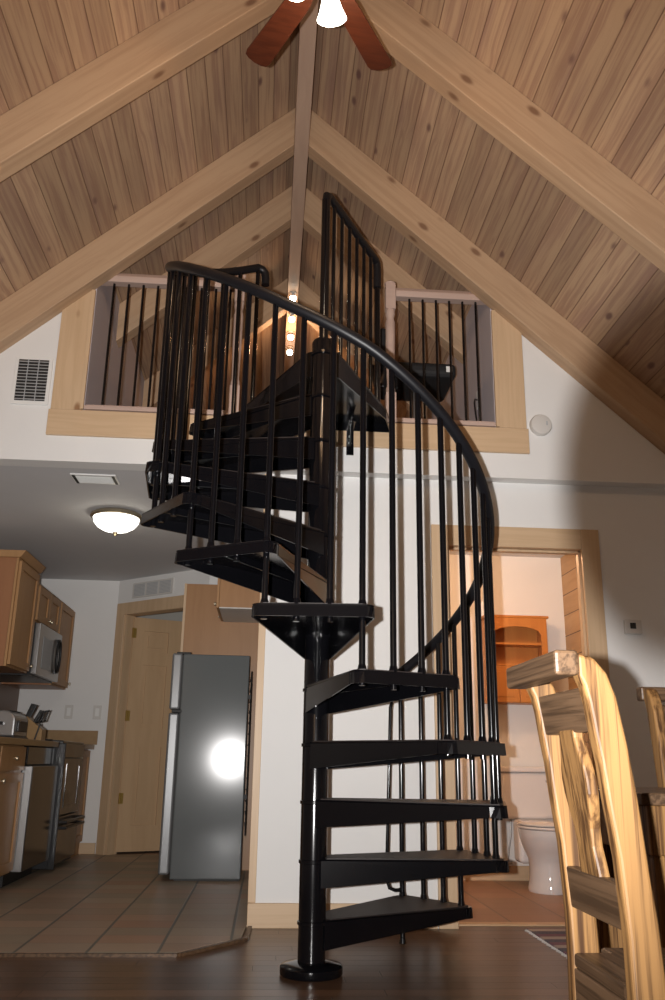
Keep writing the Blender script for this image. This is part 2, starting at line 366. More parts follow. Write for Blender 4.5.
# toilet
tx, ty = 1.885, 6.0
t = thing('toilet', 'white ceramic toilet with closed lid, against the back wall of the bathroom', 'toilet', (tx, ty, 0))
b = MB(); prof = [(.125,.0),(.128,.02),(.118,.06),(.112,.14),(.118,.20),(.150,.26),(.178,.33),(.186,.375),(.186,.39)]
rings = []
for r, z in prof:
    sy = 1.28; cy = ty+.02-(.05 if z > .2 else .0)*min(1, (z-.2)/.15 if z > .2 else 0)
    rings.append([b.b.verts.new((tx+math.cos(a)*r, cy+math.sin(a)*r*sy, z+.002)) for a in [2*math.pi*k/28 for k in range(28)]])
for a, c in zip(rings, rings[1:]):
    for k in range(28): b.b.faces.new((a[k], a[(k+1) % 28], c[(k+1) % 28], c[k]))
b.b.faces.new(rings[0][::-1]); b.b.faces.new(rings[-1]); b.build('bowl', M['ceramic'], t, True)
MB().lathe([(.0,.395),(.190,.395),(.196,.402),(.194,.412),(.0,.414)], (tx, ty-.03, 0), 28, 1, 1.28).build('seat', M['ceramic'], t, True)
MB().lathe([(.0,.416),(.186,.416),(.192,.424),(.180,.434),(.0,.437)], (tx, ty-.03, 0), 28, 1, 1.28).build('lid', M['ceramic'], t, True)
MB().box(tx-.13, tx+.13, ty+.20, ty+.36, .15, .43).build('pedestal_back', M['ceramic'], t, bevel=.03, seg=3)
MB().box(tx-.20, tx+.20, ty+.33, ty+.53, .43, .745).build('tank', M['ceramic'], t, bevel=.02, seg=3)
MB().box(tx-.212, tx+.212, ty+.315, ty+.535, .746, .785).build('tank_lid', M['ceramic'], t, bevel=.012, seg=3)
MB().tube([(tx+.17, ty+.325, .69), (tx+.17, ty+.295, .69), (tx+.11, ty+.29, .685)], .008).build('flush_lever', M['chrome'], t, True)
sv = MB().tube([(1.74, 6.56, .13), (1.74, 6.46, .13)], .02, 12).tube([(1.71,6.46,.13),(1.77,6.46,.13)], .012, 10).build('supply_valve', M['chrome'], t, True)
MB().tube([(1.74, 6.46, .13), (1.75, 6.45, .22), (1.765, 6.44, .32), (1.77, 6.44, .43)], .006, 8).build('supply_hose', M['chrome'], sv, True)
# bathroom ceiling lamp (out of sight above the door head)
t = thing('bathroom_ceiling_light', 'round warm ceiling light inside the bathroom', 'ceiling light', (1.35, 5.5, 2.39))
MB().lathe([(.15,2.389),(.15,2.36),(.13,2.355)], (1.35,5.5,0)).build('base', M['nickel'], t, True)
MB().lathe([(.13,2.355),(.115,2.32),(.07,2.29),(.0,2.28)], (1.35,5.5,0)).build('shade', M['bathglow'], t, True)
# ------------------------------------------------------------------ kitchen: diagonal wall with door
P0 = Vector((-1.43, 8.03, 0)); D = Vector((.776, -.631, 0)); N = Vector((.631, .776, 0)); Z = Vector((0, 0, 1))
def dbox(b, s0, s1, n0, n1, z0, z1): b.obox(P0+D*s0+N*n0+Z*z0, D*(s1-s0), N*(n1-n0), Z*(z1-z0)); return b
b = MB(); dbox(b, 0, .12, 0, .11, 0, ZC); dbox(b, .90, 1.15, 0, .11, 0, ZC); dbox(b, .12, .90, 0, .11, 2.08, ZC)
struct(b.build('wall_kitchen_diagonal', M['wall']))
b = MB(); dbox(b, .02, .125, -.02, 0, .012, 2.17); dbox(b, .895, 1.0, -.02, 0, .012, 2.17); dbox(b, .125, .895, -.02, 0, 2.06, 2.17)
struct(b.build('trim_13', M['trim_z'], bevel=.003), 'pine casing around the kitchen door')
dr = b = MB(); dbox(b, .121, .14, 0, .11, .012, 2.06); dbox(b, .88, .899, 0, .11, .012, 2.06); dbox(b, .14, .88, 0, .11, 2.06, 2.079)
dr = struct(b.build('door_2', M['trim_z']), 'pine panel door standing ajar behind the refrigerator')
H0 = P0+D*.15+N*.085; E1 = Vector((.91, .41, 0)).normalized(); E2 = Vector((-E1.y, E1.x, 0))
def pbox(b, s0, s1, n0, n1, z0, z1): b.obox(H0+E1*s0+E2*n0+Z*z0, E1*(s1-s0), E2*(n1-n0), Z*(z1-z0)); return b
b = MB(); pbox(b, 0, .11, 0, .035, .03, 2.05); pbox(b, .34, .44, 0, .035, .03, 2.05); pbox(b, .67, .78, 0, .035, .03, 2.05)
for z0, z1 in ((.03, .24), (.90, 1.06), (1.62, 1.74), (1.93, 2.05)):
    pbox(b, .11, .34, 0, .035, z0, z1); pbox(b, .44, .67, 0, .035, z0, z1)
dl = b.build('door_leaf', M['door'], dr)
b = MB()
for a in (.11, .44):
    for z0, z1 in ((.24, .90), (1.06, 1.62), (1.74, 1.93)):
        pbox(b, a, a+.23, .016, .024, z0, z1); pbox(b, a+.04, a+.19, .006, .016, z0+.04, z1-.04)
b.build('door_panel', M['door'], dl)
for z in (.42, 1.12, 1.86):
    b = MB(); b.tube([H0+Z*z-E2*.008-E1*.004, H0+Z*(z+.09)-E2*.008-E1*.004], .009, 8); pbox(b, .0, .03, -.002, 0, z, z+.09); b.build('hinge', M['brass'], dr, True)
o = MB(); dbox(o, .20, .72, -.012, 0, 2.205, 2.345); t = o.build('return_air_grille', M['offwhite'], bevel=.002)
tag(t, 'long white return air grille on the wall above the kitchen door', 'vent')
b = MB()
for k in range(3):
    for j in range(9): dbox(b, .225+k*.165, .225+k*.165+.14, -.016, -.012, 2.22+j*.0125, 2.2265+j*.0125)
b.build('slats', M['grille'], t)
# ------------------------------------------------------------------ refrigerator and surround
t = thing('refrigerator', 'tall grey two-door refrigerator seen from its side', 'refrigerator', (-.40, 6.63, .012))
fx0, fx1, fy0, fy1 = -.632, -.155, 6.33, 6.92
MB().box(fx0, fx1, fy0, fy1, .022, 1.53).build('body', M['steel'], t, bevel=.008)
MB().box(fx0+.03, fx1-.01, fy0+.02, fy1-.02, .012, .024).build('base', M['dark'], t)
d = MB().box(fx0-.08, fx0-.006, fy0, fy1, 1.137, 1.535).build('freezer_door', M['fdoor'], t, bevel=.015, seg=3)
d = MB().box(fx0-.08, fx0-.006, fy0, fy1, .05, 1.115).build('fridge_door', M['fdoor'], t, bevel=.015, seg=3)
MB().box(fx0-.006, fx0, fy0+.006, fy1-.006, .07, 1.52).build('door_gasket', M['dark'], t)
MB().box(fx0-.05, fx0+.05, fy0+.01, fy0+.07, 1.53, 1.545).build('hinge', M['dark'], t, bevel=.003); MB().box(fx0-.06, fx0+.01, fy0-.006, fy0+.03, 1.116, 1.136).build('hinge', M['dark'], t, bevel=.003)
b = MB()
for k in range(14): b.tube([(fx1+.018, fy0+.04, .35+k*.08), (fx1+.018, fy1-.04, .35+k*.08)], .004, 6)
b.tube([(fx1+.018, fy0+.03, .3), (fx1+.018, fy0+.03, 1.42)], .005, 6).box(fx1, fx1+.02, fy0+.01, fy0+.03, 1.22, 1.25).box(fx1, fx1+.02, fy0+.01, fy0+.03, .54, .57)
b.build('condenser_coil', M['dark'], t)
o = MB().box(-.71, -.067, 6.95, 6.972, .012, 2.17).build('refrigerator_side_panel', M['panel'], bevel=.001)
t.rotation_euler = (0, 0, R(1.9))
tag(o, 'tall reddish wood panel standing behind the refrigerator', 'panel')
MB().box(-.712, -.694, 6.944, 6.976, .012, 2.171).build('edge_strip', M['trim_z'], o)
t = thing('over_fridge_cabinet', 'small wood cabinet hung high above the refrigerator', 'cabinet', (-.23, 6.6, 1.87))
MB().box(-.385, -.0655, 6.28, 6.949, 1.872, 2.18).build('body', M['panel'], t, bevel=.001)
MB().box(-.383, -.07, 6.283, 6.938, 1.864, 1.872).build('bottom_panel', M['offwhite'], t)
for a, c in ((6.285, 6.608), (6.612, 6.935)):
    d = MB().box(-.405, -.387, a, c, 1.868, 2.178).build('door', M['cab'], t, bevel=.002)
    MB().lathe([(.0,0),(.012,.004),(.012,.018),(.0,.022)], (-.405, a+.03 if a < 6.4 else c-.03, 1.90), 10, axis=(-1,0,0)).build('knob', M['nickel'], d, True)
# ------------------------------------------------------------------ kitchen run along the left wall
XF = -1.57
def cab_door(parent, X, y0, y1, z0, z1, knob, mat=None):
    mat = mat or M['cab']
    w = .055; b = MB(); b.box(X, X+.02, y0, y0+w, z0, z1).box(X, X+.02, y1-w, y1, z0, z1).box(X, X+.02, y0+w, y1-w, z0, z0+w).box(X, X+.02, y0+w, y1-w, z1-w, z1).box(X, X+.009, y0+w, y1-w, z0+w, z1-w)
    d = b.build('door', mat, parent, bevel=.002)
    if knob: MB().lathe([(.0,0),(.006,.0),(.006,.012),(.015,.018),(.013,.026),(.0,.029)], (X+.02, knob[0], knob[1]), 12, axis=(1,0,0)).build('knob', M['nickel'], d, True)
    return d
for i, (y0, y1, lab) in enumerate(((4.90, 5.43, 'maple base cabinet with a drawer, at the left edge nearest the room'), (5.434, 5.985, 'maple base cabinet with a drawer, beside the dishwasher'))):
    t = thing('base_cabinet', lab, 'cabinet', (-1.9, (y0+y1)/2, .012), 'maple base cabinets')
    MB().box(-2.235, XF-.02, y0, y1, .10, .868).build('body', M['cab'], t)
    MB().box(-2.2, XF-.085, y0+.002, y1-.002, .013, .10).build('toe_kick', M['dark'], t)
    cab_door(t, XF-.02, y0+.006, y1-.006, .115, .70, (y0+.05, .66))
    d = MB().box(XF-.02, XF, y0+.006, y1-.006, .715, .86).build('drawer', M['cab'], t, bevel=.003)
    MB().lathe([(.0,0),(.006,.0),(.006,.012),(.015,.018),(.013,.026),(.0,.029)], (XF, (y0+y1)/2, .79), 12, axis=(1,0,0)).build('knob', M['nickel'], d, True)
t = thing('dishwasher', 'stainless dishwasher with dark glossy front between cabinet and range', 'dishwasher', (-1.9, 6.35, .012))
MB().box(-2.2, XF-.02, 5.99, 6.72, .10, .868).build('body', M['dark'], t)
MB().box(XF-.02, XF+.01, 5.995, 6.715, .75, .865).build('control_panel', M['blackglass'], t, bevel=.004)
d = MB().box(XF-.018, XF+.045, 5.995, 6.715, .10, .742).build('door', M['chrome'], t, bevel=.004)
MB().box(XF+.046, XF+.051, 6.005, 6.705, .105, .738).build('front_sheet', M['bronze'], d)
MB().box(-2.1, XF-.06, 6.0, 6.71, .013, .10).build('toe_kick', M['dark'], t)
t = thing('cooking_range', 'black range with oven window and low black handle, under the microwave', 'stove', (-1.9, 7.1, .012))
XG = -1.50
MB().box(-2.2, XG-.03, 6.76, 7.50, .03, .90).build('body', M['blackplastic'], t, bevel=.004)
MB().box(-2.19, XG-.01, 6.755, 7.505, .90, .918).build('cooktop', M['blackglass'], t, bevel=.004)
MB().box(XG-.03, XG, 6.765, 7.495, .80, .90).build('control_panel', M['blackglass'], t, bevel=.004)
d = MB().box(XG-.03, XG, 6.775, 7.495, .39, .792).build('oven_door', M['bronze'], t, bevel=.004)
b = MB().box(XG, XG+.004, 6.90, 7.37, .44, .455).box(XG, XG+.004, 6.90, 7.37, .735, .75).box(XG, XG+.004, 6.90, 6.915, .455, .735).box(XG, XG+.004, 7.355, 7.37, .455, .735)
b.build('window_frame', M['blackglass'], d)
for z in (.345, .305):
    MB().tube([(XG-.005, 6.80, z), (XG+.05, 6.82, z), (XG+.05, 7.46, z), (XG-.005, 7.48, z)], .011, 8).build('handle', M['blackplastic'], d, True)
MB().box(XG-.03, XG, 6.775, 7.495, .06, .38).build('drawer', M['bronze'], t, bevel=.004)
for k in range(4): MB().lathe([(.085,.0),(.085,.012),(.06,.014),(.06,.0)], (-1.72 if k % 2 else -2.0, 6.95 if k < 2 else 7.31, .918), 16).build('burner', M['blackplastic'], t, True)
MB().box(XG-.035, XG+.012, 6.745, 6.764, .03, .90).build('side_rim', M['blackplastic'], t, bevel=.003)
t = thing('corner_cabinet', 'narrow maple base cabinet between the range and the back wall', 'cabinet', (-1.9, 7.76, .012))
MB().box(-2.235, XF-.0, 7.52, 8.025, .012, .868).build('body', M['cab'], t, bevel=.002)
cab_door(t, XF, 7.53, 8.02, .115, .86, (7.58, .80))
o = MB().box(-2.238, XF+.03, 4.88, 6.748, .87, .91).build('countertop', M['counter'], bevel=.004); tag(o, 'long tan countertop over the cabinets left of the range', 'countertop')
MB().box(-2.238, -2.22, 4.88, 6.748, .911, 1.0).build('back_lip', M['counter'], o)
o = MB().box(-2.238, XF+.05, 7.512, 8.026, .87, .91).build('countertop', M['counter'], bevel=.004); tag(o, 'short tan countertop in the corner by the back wall', 'countertop')
MB().box(-2.22, -1.50, 8.008, 8.027, .911, 1.03).build('back_lip', M['counter'], o)
struct(MB().box(-2.239, -2.222, 4.88, 8.005, 1.03, 1.38).build('trim_14', M['splash']), 'brown backsplash along the kitchen wall')
# wall cabinets
XU = -1.82
def wallcab(y0, y1, z0, z1, doors, lab, crown=True):
    t = thing('wall_cabinet', lab, 'cabinet', (-2.05, (y0+y1)/2, z0), 'maple wall cabinets')
    MB().box(-2.236, XU-.02, y0, y1, z0, z1).build('body', M['cabx'], t)
    MB().box(XU-.022, XU-.003, y0, y1, z0, z1).build('face_frame', M['cab'], t)
    n = doors
    for k in range(n):
        a = y0+.01+(y1-y0-.02)*k/n; c = y0+.01+(y1-y0-.02)*(k+1)/n
        cab_door(t, XU-.002, a+.003, c-.003, z0+.015, z1-.02, ((c-.03) if k % 2 == 0 else (a+.03), z0+.05))
    if crown: MB().prism([(-2.236, y0-.02, z1), (XU+.01, y0-.02, z1), (XU+.045, y0-.02, z1+.05), (-2.236, y0-.02, z1+.05)], (0, y1-y0+.04, 0)).build('crown', M['cab'], t)
wallcab(6.16, 6.70, 1.40, 2.17, 1, 'tall maple wall cabinet, nearest of the upper cabinets')
wallcab(6.73, 7.46, 1.80, 2.10, 2, 'short two-door maple wall cabinet above the microwave', False)
wallcab(7.475, 8.02, 1.38, 2.10, 1, 'narrow maple wall cabinet against the back kitchen wall', False)
t = thing('microwave', 'stainless over-the-range microwave with black oval handle', 'microwave', (-2.0, 7.09, 1.39))
MB().box(-2.236, XU+.01, 6.735, 7.455, 1.39, 1.795).build('body', M['blackplastic'], t, bevel=.003)
d = MB().box(XU+.011, XU+.055, 6.735, 7.455, 1.40, 1.79).build('door', M['chrome'], t, bevel=.006)
MB().box(XU+.056, XU+.058, 6.85, 7.17, 1.46, 1.70).build('window', M['grille'], d)
pts = [(XU+.075, 7.30+math.cos(a)*.055, 1.595+math.sin(a)*.13) for a in [2*math.pi*k/24 for k in range(25)]]
MB().tube(pts, .011, 8, False).box(XU+.055, XU+.075, 7.29, 7.31, 1.71, 1.735).box(XU+.055, XU+.075, 7.29, 7.31, 1.455, 1.48).build('handle', M['blackplastic'], d, True)
# toaster, knife block
t = thing('toaster', 'chrome toaster with rounded ends on the kitchen counter', 'toaster', (-1.84, 5.95, .911))
b = MB(); pr = []
for k in range(13):
    a = math.pi*k/12; pr.append((-1.84+math.cos(a)*.085, 5.78, 1.03+math.sin(a)*.065))
b.prism([(-1.755, 5.78, .925)]+pr+[(-1.925, 5.78, .925)], (0, .33, 0)); b.build('body', M['chrome'], t, bevel=.012, seg=2)
MB().box(-1.93, -1.75, 5.77, 6.12, .911, .93).build('base', M['blackplastic'], t, bevel=.004)
MB().box(-1.872, -1.852, 5.83, 6.06, 1.09, 1.0965).box(-1.825, -1.805, 5.83, 6.06, 1.09, 1.0965).build('slot', M['dark'], t)
MB().box(-1.755, -1.742, 5.84, 6.05, .96, 1.03).build('side_grip', M['blackplastic'], t, bevel=.004)
MB().box(-1.855, -1.825, 5.755, 5.78, 1.0, 1.02).build('lever', M['blackplastic'], t, bevel=.003)

for _o in [t]: _o.location = Vector(_o.location)+Vector((.09, .2, 0))
t = thing('knife_block', 'wooden knife block with black handled knives on the counter', 'knife block', (-1.78, 6.45, .911))
b = MB(); b.prism([(-1.86, 6.39, .911), (-1.70, 6.39, .911), (-1.70, 6.39, .99), (-1.82, 6.39, 1.08), (-1.90, 6.39, 1.0)], (0, .12, 0)); b.build('block', M['counter'], t, bevel=.004)
for k in range(6):
    u = k % 3; w = k//3; p = Vector((-1.83+w*.055, 6.41+u*.04, 1.065-w*.04)); d = Vector((.35+.12*w, .05*(u-1), .9)).normalized()
    MB().tube([p, p+d*.05, p+d*.11], [.009, .011, .012], 8).build('knife_handle', M['blackplastic'], t, True)
t.location = Vector(t.location)+Vector((.085, .12, 0))
t = thing('utensil', 'black slotted turner leaning beside the knife block', 'spatula', (-1.66, 6.50, .911))
MB().tube([(-1.66,6.50,.915), (-1.63,6.50,1.03)], .006, 8).build('shaft', M['blackplastic'], t, True)
b = MB(); 
for q in range(3): b.obox((-1.66+q*.026, 6.50, 1.03+q*.006), (.012, 0, .003), (0, .006, 0), (.02, 0, .075))
b.obox((-1.662, 6.50, 1.03), (.068, 0, .016), (0, .006, 0), (.003, 0, .012)).obox((-1.644, 6.50, 1.10), (.068, 0, .016), (0, .006, 0), (.003, 0, .012)); b.build('blade', M['blackplastic'], t)
for x, w in ((-1.775, 'left'), (-1.525, 'right')):
    o = MB().box(x-.036, x+.036, 8.022, 8.03, 1.13, 1.25).build('outlet_plate', M['offwhite'], bevel=.003); tag(o, f'white wall plate on the back kitchen wall, {w} of the pair', 'wall plate', 'kitchen wall plates')
    MB().box(x-.017, x+.017, 8.019, 8.022, 1.155, 1.225).build('insert', M['white'], o, bevel=.002)
# kitchen ceiling light and register
t = thing('ceiling_dome_light', 'glowing white glass dome light with nickel rim on the kitchen ceiling', 'ceiling light', (-1.07, 5.68, ZC))
MB().lathe([(.15,2.389),(.172,2.375),(.175,2.36),(.165,2.352),(.155,2.352)], (-1.07,5.68,0), 40).build('rim', M['nickel'], t, True)
MB().lathe([(.155,2.354),(.148,2.325),(.125,2.295),(.085,2.272),(.04,2.262),(.0,2.260)], (-1.07,5.68,0), 40).build('glass_dome', M['domeglow'], t, True)
MB().lathe([(.0,2.262),(.016,2.258),(.014,2.245),(.006,2.238),(.0,2.232)], (-1.07,5.68,0), 16).build('finial', M['nickel'], t, True)
o = MB().box(-1.205, -.94, 4.84, 5.01, 2.382, 2.39).build('ceiling_register', M['white'], bevel=.003); tag(o, 'white rectangular air register in the kitchen ceiling by the upper wall', 'vent')
b = MB()
for k in range(7): b.obox((-1.175, 4.865+k*.018, 2.376), (.205, 0, 0), (0, .012, .006), (0, 0, .0015))
b.build('louvres', M['white'], o)
MB().box(-1.195, -1.18, 4.85, 5.0, 2.379, 2.382).box(-.965, -.95, 4.85, 5.0, 2.379, 2.382).build('side_gap', M['dark'], o)
# gable wall vent, smoke detector, thermostat
o = MB().box(-1.525, -1.315, YU-.012, YU, 2.72, 3.02).build('wall_vent', M['white'], bevel=.003); tag(o, 'white louvred vent on the upper wall left of the loft', 'vent')
MB().box(-1.505, -1.335, YU-.0135, YU-.012, 2.742, 2.998).build('opening', M['dark'], o)
b = MB()
for k in range(13): b.obox((-1.505, YU-.02, 2.746+k*.0195), (.17, 0, 0), (0, .006, .006), (0, 0, .003))
b.box(-1.452, -1.448, YU-.021, YU-.0137, 2.742, 2.998).box(-1.392, -1.388, YU-.021, YU-.0137, 2.742, 2.998); b.build('louvres', M['grille'], o)
t = thing('smoke_detector', 'round white smoke detector on the upper wall right of the loft', 'smoke detector', (1.552, YU, 2.724))
MB().lathe([(.066,0),(.066,.02),(.060,.032),(.045,.036),(.0,.037)], (1.552, YU, 2.724), 32, axis=(0,-1,0)).build('cover', M['offwhite'], t, True)
MB().box(1.578, 1.586, YU-.040, YU-.036, 2.716, 2.74).build('test_button', M['grille'], t)
t = thing('thermostat', 'small white thermostat with dark display right of the bathroom door', 'thermostat', (2.045, YL, 1.55))
MB().box(1.995, 2.095, YL-.025, YL, 1.512, 1.594).build('housing', M['offwhite'], t, bevel=.006)
MB().box(2.025, 2.058, YL-.027, YL-.025, 1.542, 1.575).build('display', M['blackglass'], t)
# ------------------------------------------------------------------ spiral staircase
PX, PY = .206, 3.75; RISE = .2264; Z1 = .197; A0 = 39.46; ST = 26.8; RT = .808; RB = .753
st = thing('spiral_staircase', 'black metal spiral staircase winding up around its centre pole to the loft', 'staircase', (PX, PY, 0))
pol = lambda r, a, z: Vector((PX+r*math.cos(R(a)), PY+r*math.sin(R(a)), z))
MB().lathe([(.0,.0),(.120,.0),(.124,.005),(.124,.030),(.118,.036),(.062,.046),(.0,.046)], (PX, PY, 0), 40).build('base_plate', M['black'], st, True)
pole = MB().lathe([(.055,.044),(.055,2.74),(.050,2.75),(.0,2.752)], (PX, PY, 0), 32).build('centre_pole', M['black'], st, True)
for i in range(12):
    z = Z1+RISE*i-.012
    MB().lathe([(.055,z-.008),(.060,z-.006),(.060,z+.006),(.055,z+.008)], (PX, PY, 0), 32).build('sleeve_ring', M['black'], pole, True)
def tread_mesh():
    b = MB(); C0 = 0
    pt = lambda r, a, z: (PX+r*math.cos(R(a)), PY+r*math.sin(R(a)), z)
    a1 = 16.6
    outl = [pt(.06, -75, 0)]
    rnd = [(RT-.065, -16.7), (RT-.045, -16.55), (RT-.026, -16.0), (RT-.013, -15.0), (RT-.006, -13.8)]
    outl += [pt(r_, a_, 0) for r_, a_ in rnd]+[pt(r_, -a_, 0) for r_, a_ in rnd[::-1]]+[pt(.06, 75, 0)]
    # top plate
    b.prism([(x, y, -.006) for x, y, _ in outl], (0, 0, .006))
    # outer rim
    hh = .045; tt = .006
    def wall(p, q, d0, d1):
        p = Vector(p); q = Vector(q); n = Vector((q.y-p.y, -(q.x-p.x), 0)).normalized()*tt
        c = Vector((PX+.4, PY, 0)); 
        if (c-p).dot(n) < 0: n = -n
        ip = (p-p)*0 if d0 != d1 else (Vector((PX, PY, 0))-p).normalized()*-.004
        iq = (q-q)*0 if d0 != d1 else (Vector((PX, PY, 0))-q).normalized()*-.004
        b.prism([p-Z*.006, q-Z*.006, q-Z*d1+iq, p-Z*d0+ip], n)
    nn = len(outl)
    for k in range(nn-1): wall(outl[k], outl[k+1], .108 if k == 0 else hh, .108 if k == nn-2 else hh)
    # inner stiffening rib
    b.box(PX+.05, PX+RT-.03, PY-.004, PY+.004, -.035, -.006)
    return b
def pad_mesh():
    b = MB(); pt = lambda r, a: (PX+r*math.cos(R(a)), PY+r*math.sin(R(a)), .0005)
    b.prism([pt(.075, -60), pt(RT-.06, -15.6), pt(RT-.03, -14.6), pt(RT-.022, -13), pt(RT-.022, 13), pt(RT-.03, 14.6), pt(RT-.06, 15.6), pt(.075, 60)], (0, 0, .004)); return b
tr0 = tread_mesh().build('tread', M['black'], st, bevel=.0015)
pd0 = pad_mesh().build('tread_cover', M['pad'], tr0)
for i in range(11):
    if i == 0: o = tr0
    else:
        o = tr0.copy(); COL.objects.link(o); o.parent = st
        p = pd0.copy(); COL.objects.link(p); p.parent = o
    o.location = (0, 0, Z1+RISE*i); o.rotation_euler = (0, 0, R(A0-ST*i))
def rail_z(a):
    s = (A0-a)/ST; K = ((-9, 1.15), (4.4, 1.15), (5.3, 1.115), (7.2, 1.09), (10.6, .98), (20, .70)); h = 1.15
    for (u0, h0), (u1, h1) in zip(K, K[1:]):
        if u0 <= s <= u1: h = h0+(h1-h0)*(s-u0)/(u1-u0)
    return Z1+RISE*s+h
def bal(a, zb, ztop, feet, r=.012):
    b = MB().tube([pol(RB, a, zb), pol(RB, a, ztop)], r, 10)
    for f in feet: b.tube([pol(RB, a, f), pol(RB, a, f+.022)], [.018, .013], 10)
    return b.build('baluster', M['black'], st, True)
for i in range(11):
    c = A0-ST*i; z = Z1+RISE*i
    bal(c+13.4, (z-RISE-.05) if i else .0, rail_z(c+13.4)-.012, [z, (z-RISE) if i else 0.])
    for d in (4.47, -4.47): bal(c+d, z-.06, rail_z(c+d)-.012, [z])
cL = A0-ST*10; aend = cL-13.4
bal(aend, Z1+RISE*10-.05, rail_z(aend)-.012, [Z1+RISE*10], .0125)
pts = []; a = 54.8
while a > aend-.5: pts.append(pol(RB+.004, a, rail_z(a))); a -= 3
zE = rail_z(aend)
pts += [pol(RB+.004, aend, zE), pol(RB+.002, aend-2.2, zE-.004), pol(RB, aend-3.4, zE-.022), pol(RB, aend-3.8, zE-.06), pol(RB, aend-3.8, zE-.10)]
MB().tube(pts, .0235, 14).build('handrail', M['blackrail'], st, True)
# looped guard tube at the foot of the rail
pb = pol(RB, A0+13.4, 0)
g = [(0, 0, 1.12), (-.02, 0, 1.118), (-.043, .0, 1.10), (-.052, 0, 1.06), (-.06, .0, .75), (-.072, 0, .35), (-.072, 0, .27), (-.06, 0, .235), (-.035, 0, .225), (0, 0, .228)]
MB().tube([pb+Vector(q) for q in g], .0085, 10).build('guard_loop', M['black'], st, True)
# landing platform
zl = ZLF
LP = [(PX+.03, PY-.05), (PX+.075, PY-.01), (.60, 4.40), (.655, 4.600), (-.235, 4.600), (-.19, 4.44), (PX-.075, PY+.0)]
b = MB(); b.prism([(x, y, zl-.008) for x, y in LP], (0, 0, .008))
cen = Vector((.2, 4.25, 0))
for k in range(len(LP)):
    p = Vector((*LP[k], 0)); q = Vector((*LP[(k+1) % len(LP)], 0)); n = Vector((q.y-p.y, -(q.x-p.x), 0)).normalized()*.006
    if (cen-p).dot(n) < 0: n = -n
    d = lambda w: .06+.08*max(0, 1-(w-Vector((PX, PY, 0))).length/.7)
    b.prism([p+Z*(zl-.008), q+Z*(zl-.008), q+Z*(zl-d(q)), p+Z*(zl-d(p))], n)
b.box(.15, .24, PY+.05, 4.59, zl-.05, zl-.008)
ld = b.build('landing', M['black'], st, bevel=.001)
b = MB(); b.prism([(PX+.0, PY+.09, zl+.0005), (.585, 4.42, zl+.0005), (.63, 4.585, zl+.0005), (-.21, 4.585, zl+.0005), (-.17, 4.45, zl+.0005)], (0, 0, .004)); b.build('tread_cover', M['pad'], ld)
br = MB().box(.395, .437, 4.590, 4.600, 2.48, 2.66).obox((.40, 4.45, 2.64), (.035, 0, 0), (0, .14, 0), (0, 0, -.012)).build('mounting_bracket', M['black'], ld, bevel=.001)
br2 = MB().obox((.41, 4.42, 2.665), (.012, 0, 0), (0, .175, -.11), (0, .0, -.03)).build('bracket_brace', M['black'], ld)
for z in (2.55, 2.59): MB().lathe([(.0,0),(.009,.0),(.009,.006),(.0,.008)], (.416, 4.590, z), 8, axis=(0,-1,0)).build('bolt', M['chrome'], br)
# landing guard rail: pole-top post, level rail, end post
zr = 3.60; E0 = Vector((PX, PY, 0)); E3 = Vector((.545, 4.36, 0)); dE = (E3-E0).normalized()
MB().tube([E0+Z*2.752, E0+Z*(zr-.05)], .0225, 14).build('pole_top_post', M['black'], st, True)
MB().tube([E0+Z*(zr-.05), E0+Z*(zr-.012)+dE*.008, E0+Z*zr+dE*.035, E3+Z*zr-dE*.03, E3+Z*(zr-.012)-dE*.006, E3+Z*(zr-.05), E3+Z*(zr-.17), E3+Z*(zr-.17)], .0225, 14).build('landing_handrail', M['blackrail'], st, True)
MB().tube([E3+Z*(zl), E3+Z*(zr-.17)], .017, 12).build('end_post', M['black'], st, True)
Lh = (E3-E0).length
for k in range(6):
    p = E0+dE*(Lh*(k+1)/7.)
    MB().tube([p+Z*zl, p+Z*(zr-.015)], .0105, 10).tube([p+Z*zl, p+Z*(zl+.02)], [.018, .013], 10).build('baluster', M['black'], st, True)
# ------------------------------------------------------------------ loft railings
def loft_rail(lab, x0, x1, xs, newel_x):
    t = thing('loft_railing', lab, 'railing', ((x0+x1)/2, YU+.03, 2.722), 'loft railings')
    b = MB(); b.prism([(x0, YU+.0, 3.545), (x0, YU-.008, 3.58), (x0, YU+.01, 3.61), (x0, YU+.05, 3.61), (x0, YU+.068, 3.58), (x0, YU+.06, 3.545)], (x1-x0, 0, 0))
    b.build('top_rail', M['rail'], t, bevel=.004)
    MB().box(x0, x1, YU+.005, YU+.055, 2.722, 2.742).build('bottom_rail', M['rail'], t, bevel=.003)
    for x in xs: MB().tube([(x, YU+.03, 2.742), (x, YU+.03, 3.546)], .0075, 8).build('baluster', M['black'], t, True)
    n = newel_x; y = YU+.03
    MB().box(n-.03, n+.03, y-.03, y+.03, 3.46, 3.635).lathe([(.034,3.635),(.036,3.645),(.018,3.66),(.0,3.665)], (n, y, 0), 16).lathe([(.026,3.46),(.030,3.43),(.022,3.40),(.030,3.37),(.026,3.10),(.022,2.95),(.028,2.93),(.028,2.90)], (n, y, 0), 16).box(n-.03, n+.03, y-.03, y+.03, 2.722, 2.90).build('newel_post', M['rail'], t, True)
loft_rail('washed wood loft railing with thin black balusters, left of the staircase', -1.105, -.292, [-1.018+.0875*k for k in range(9)], -.262)
loft_rail('washed wood loft railing with thin black balusters, right of the staircase', .695, 1.279, [.783+.083*k for k in range(6)], .663)
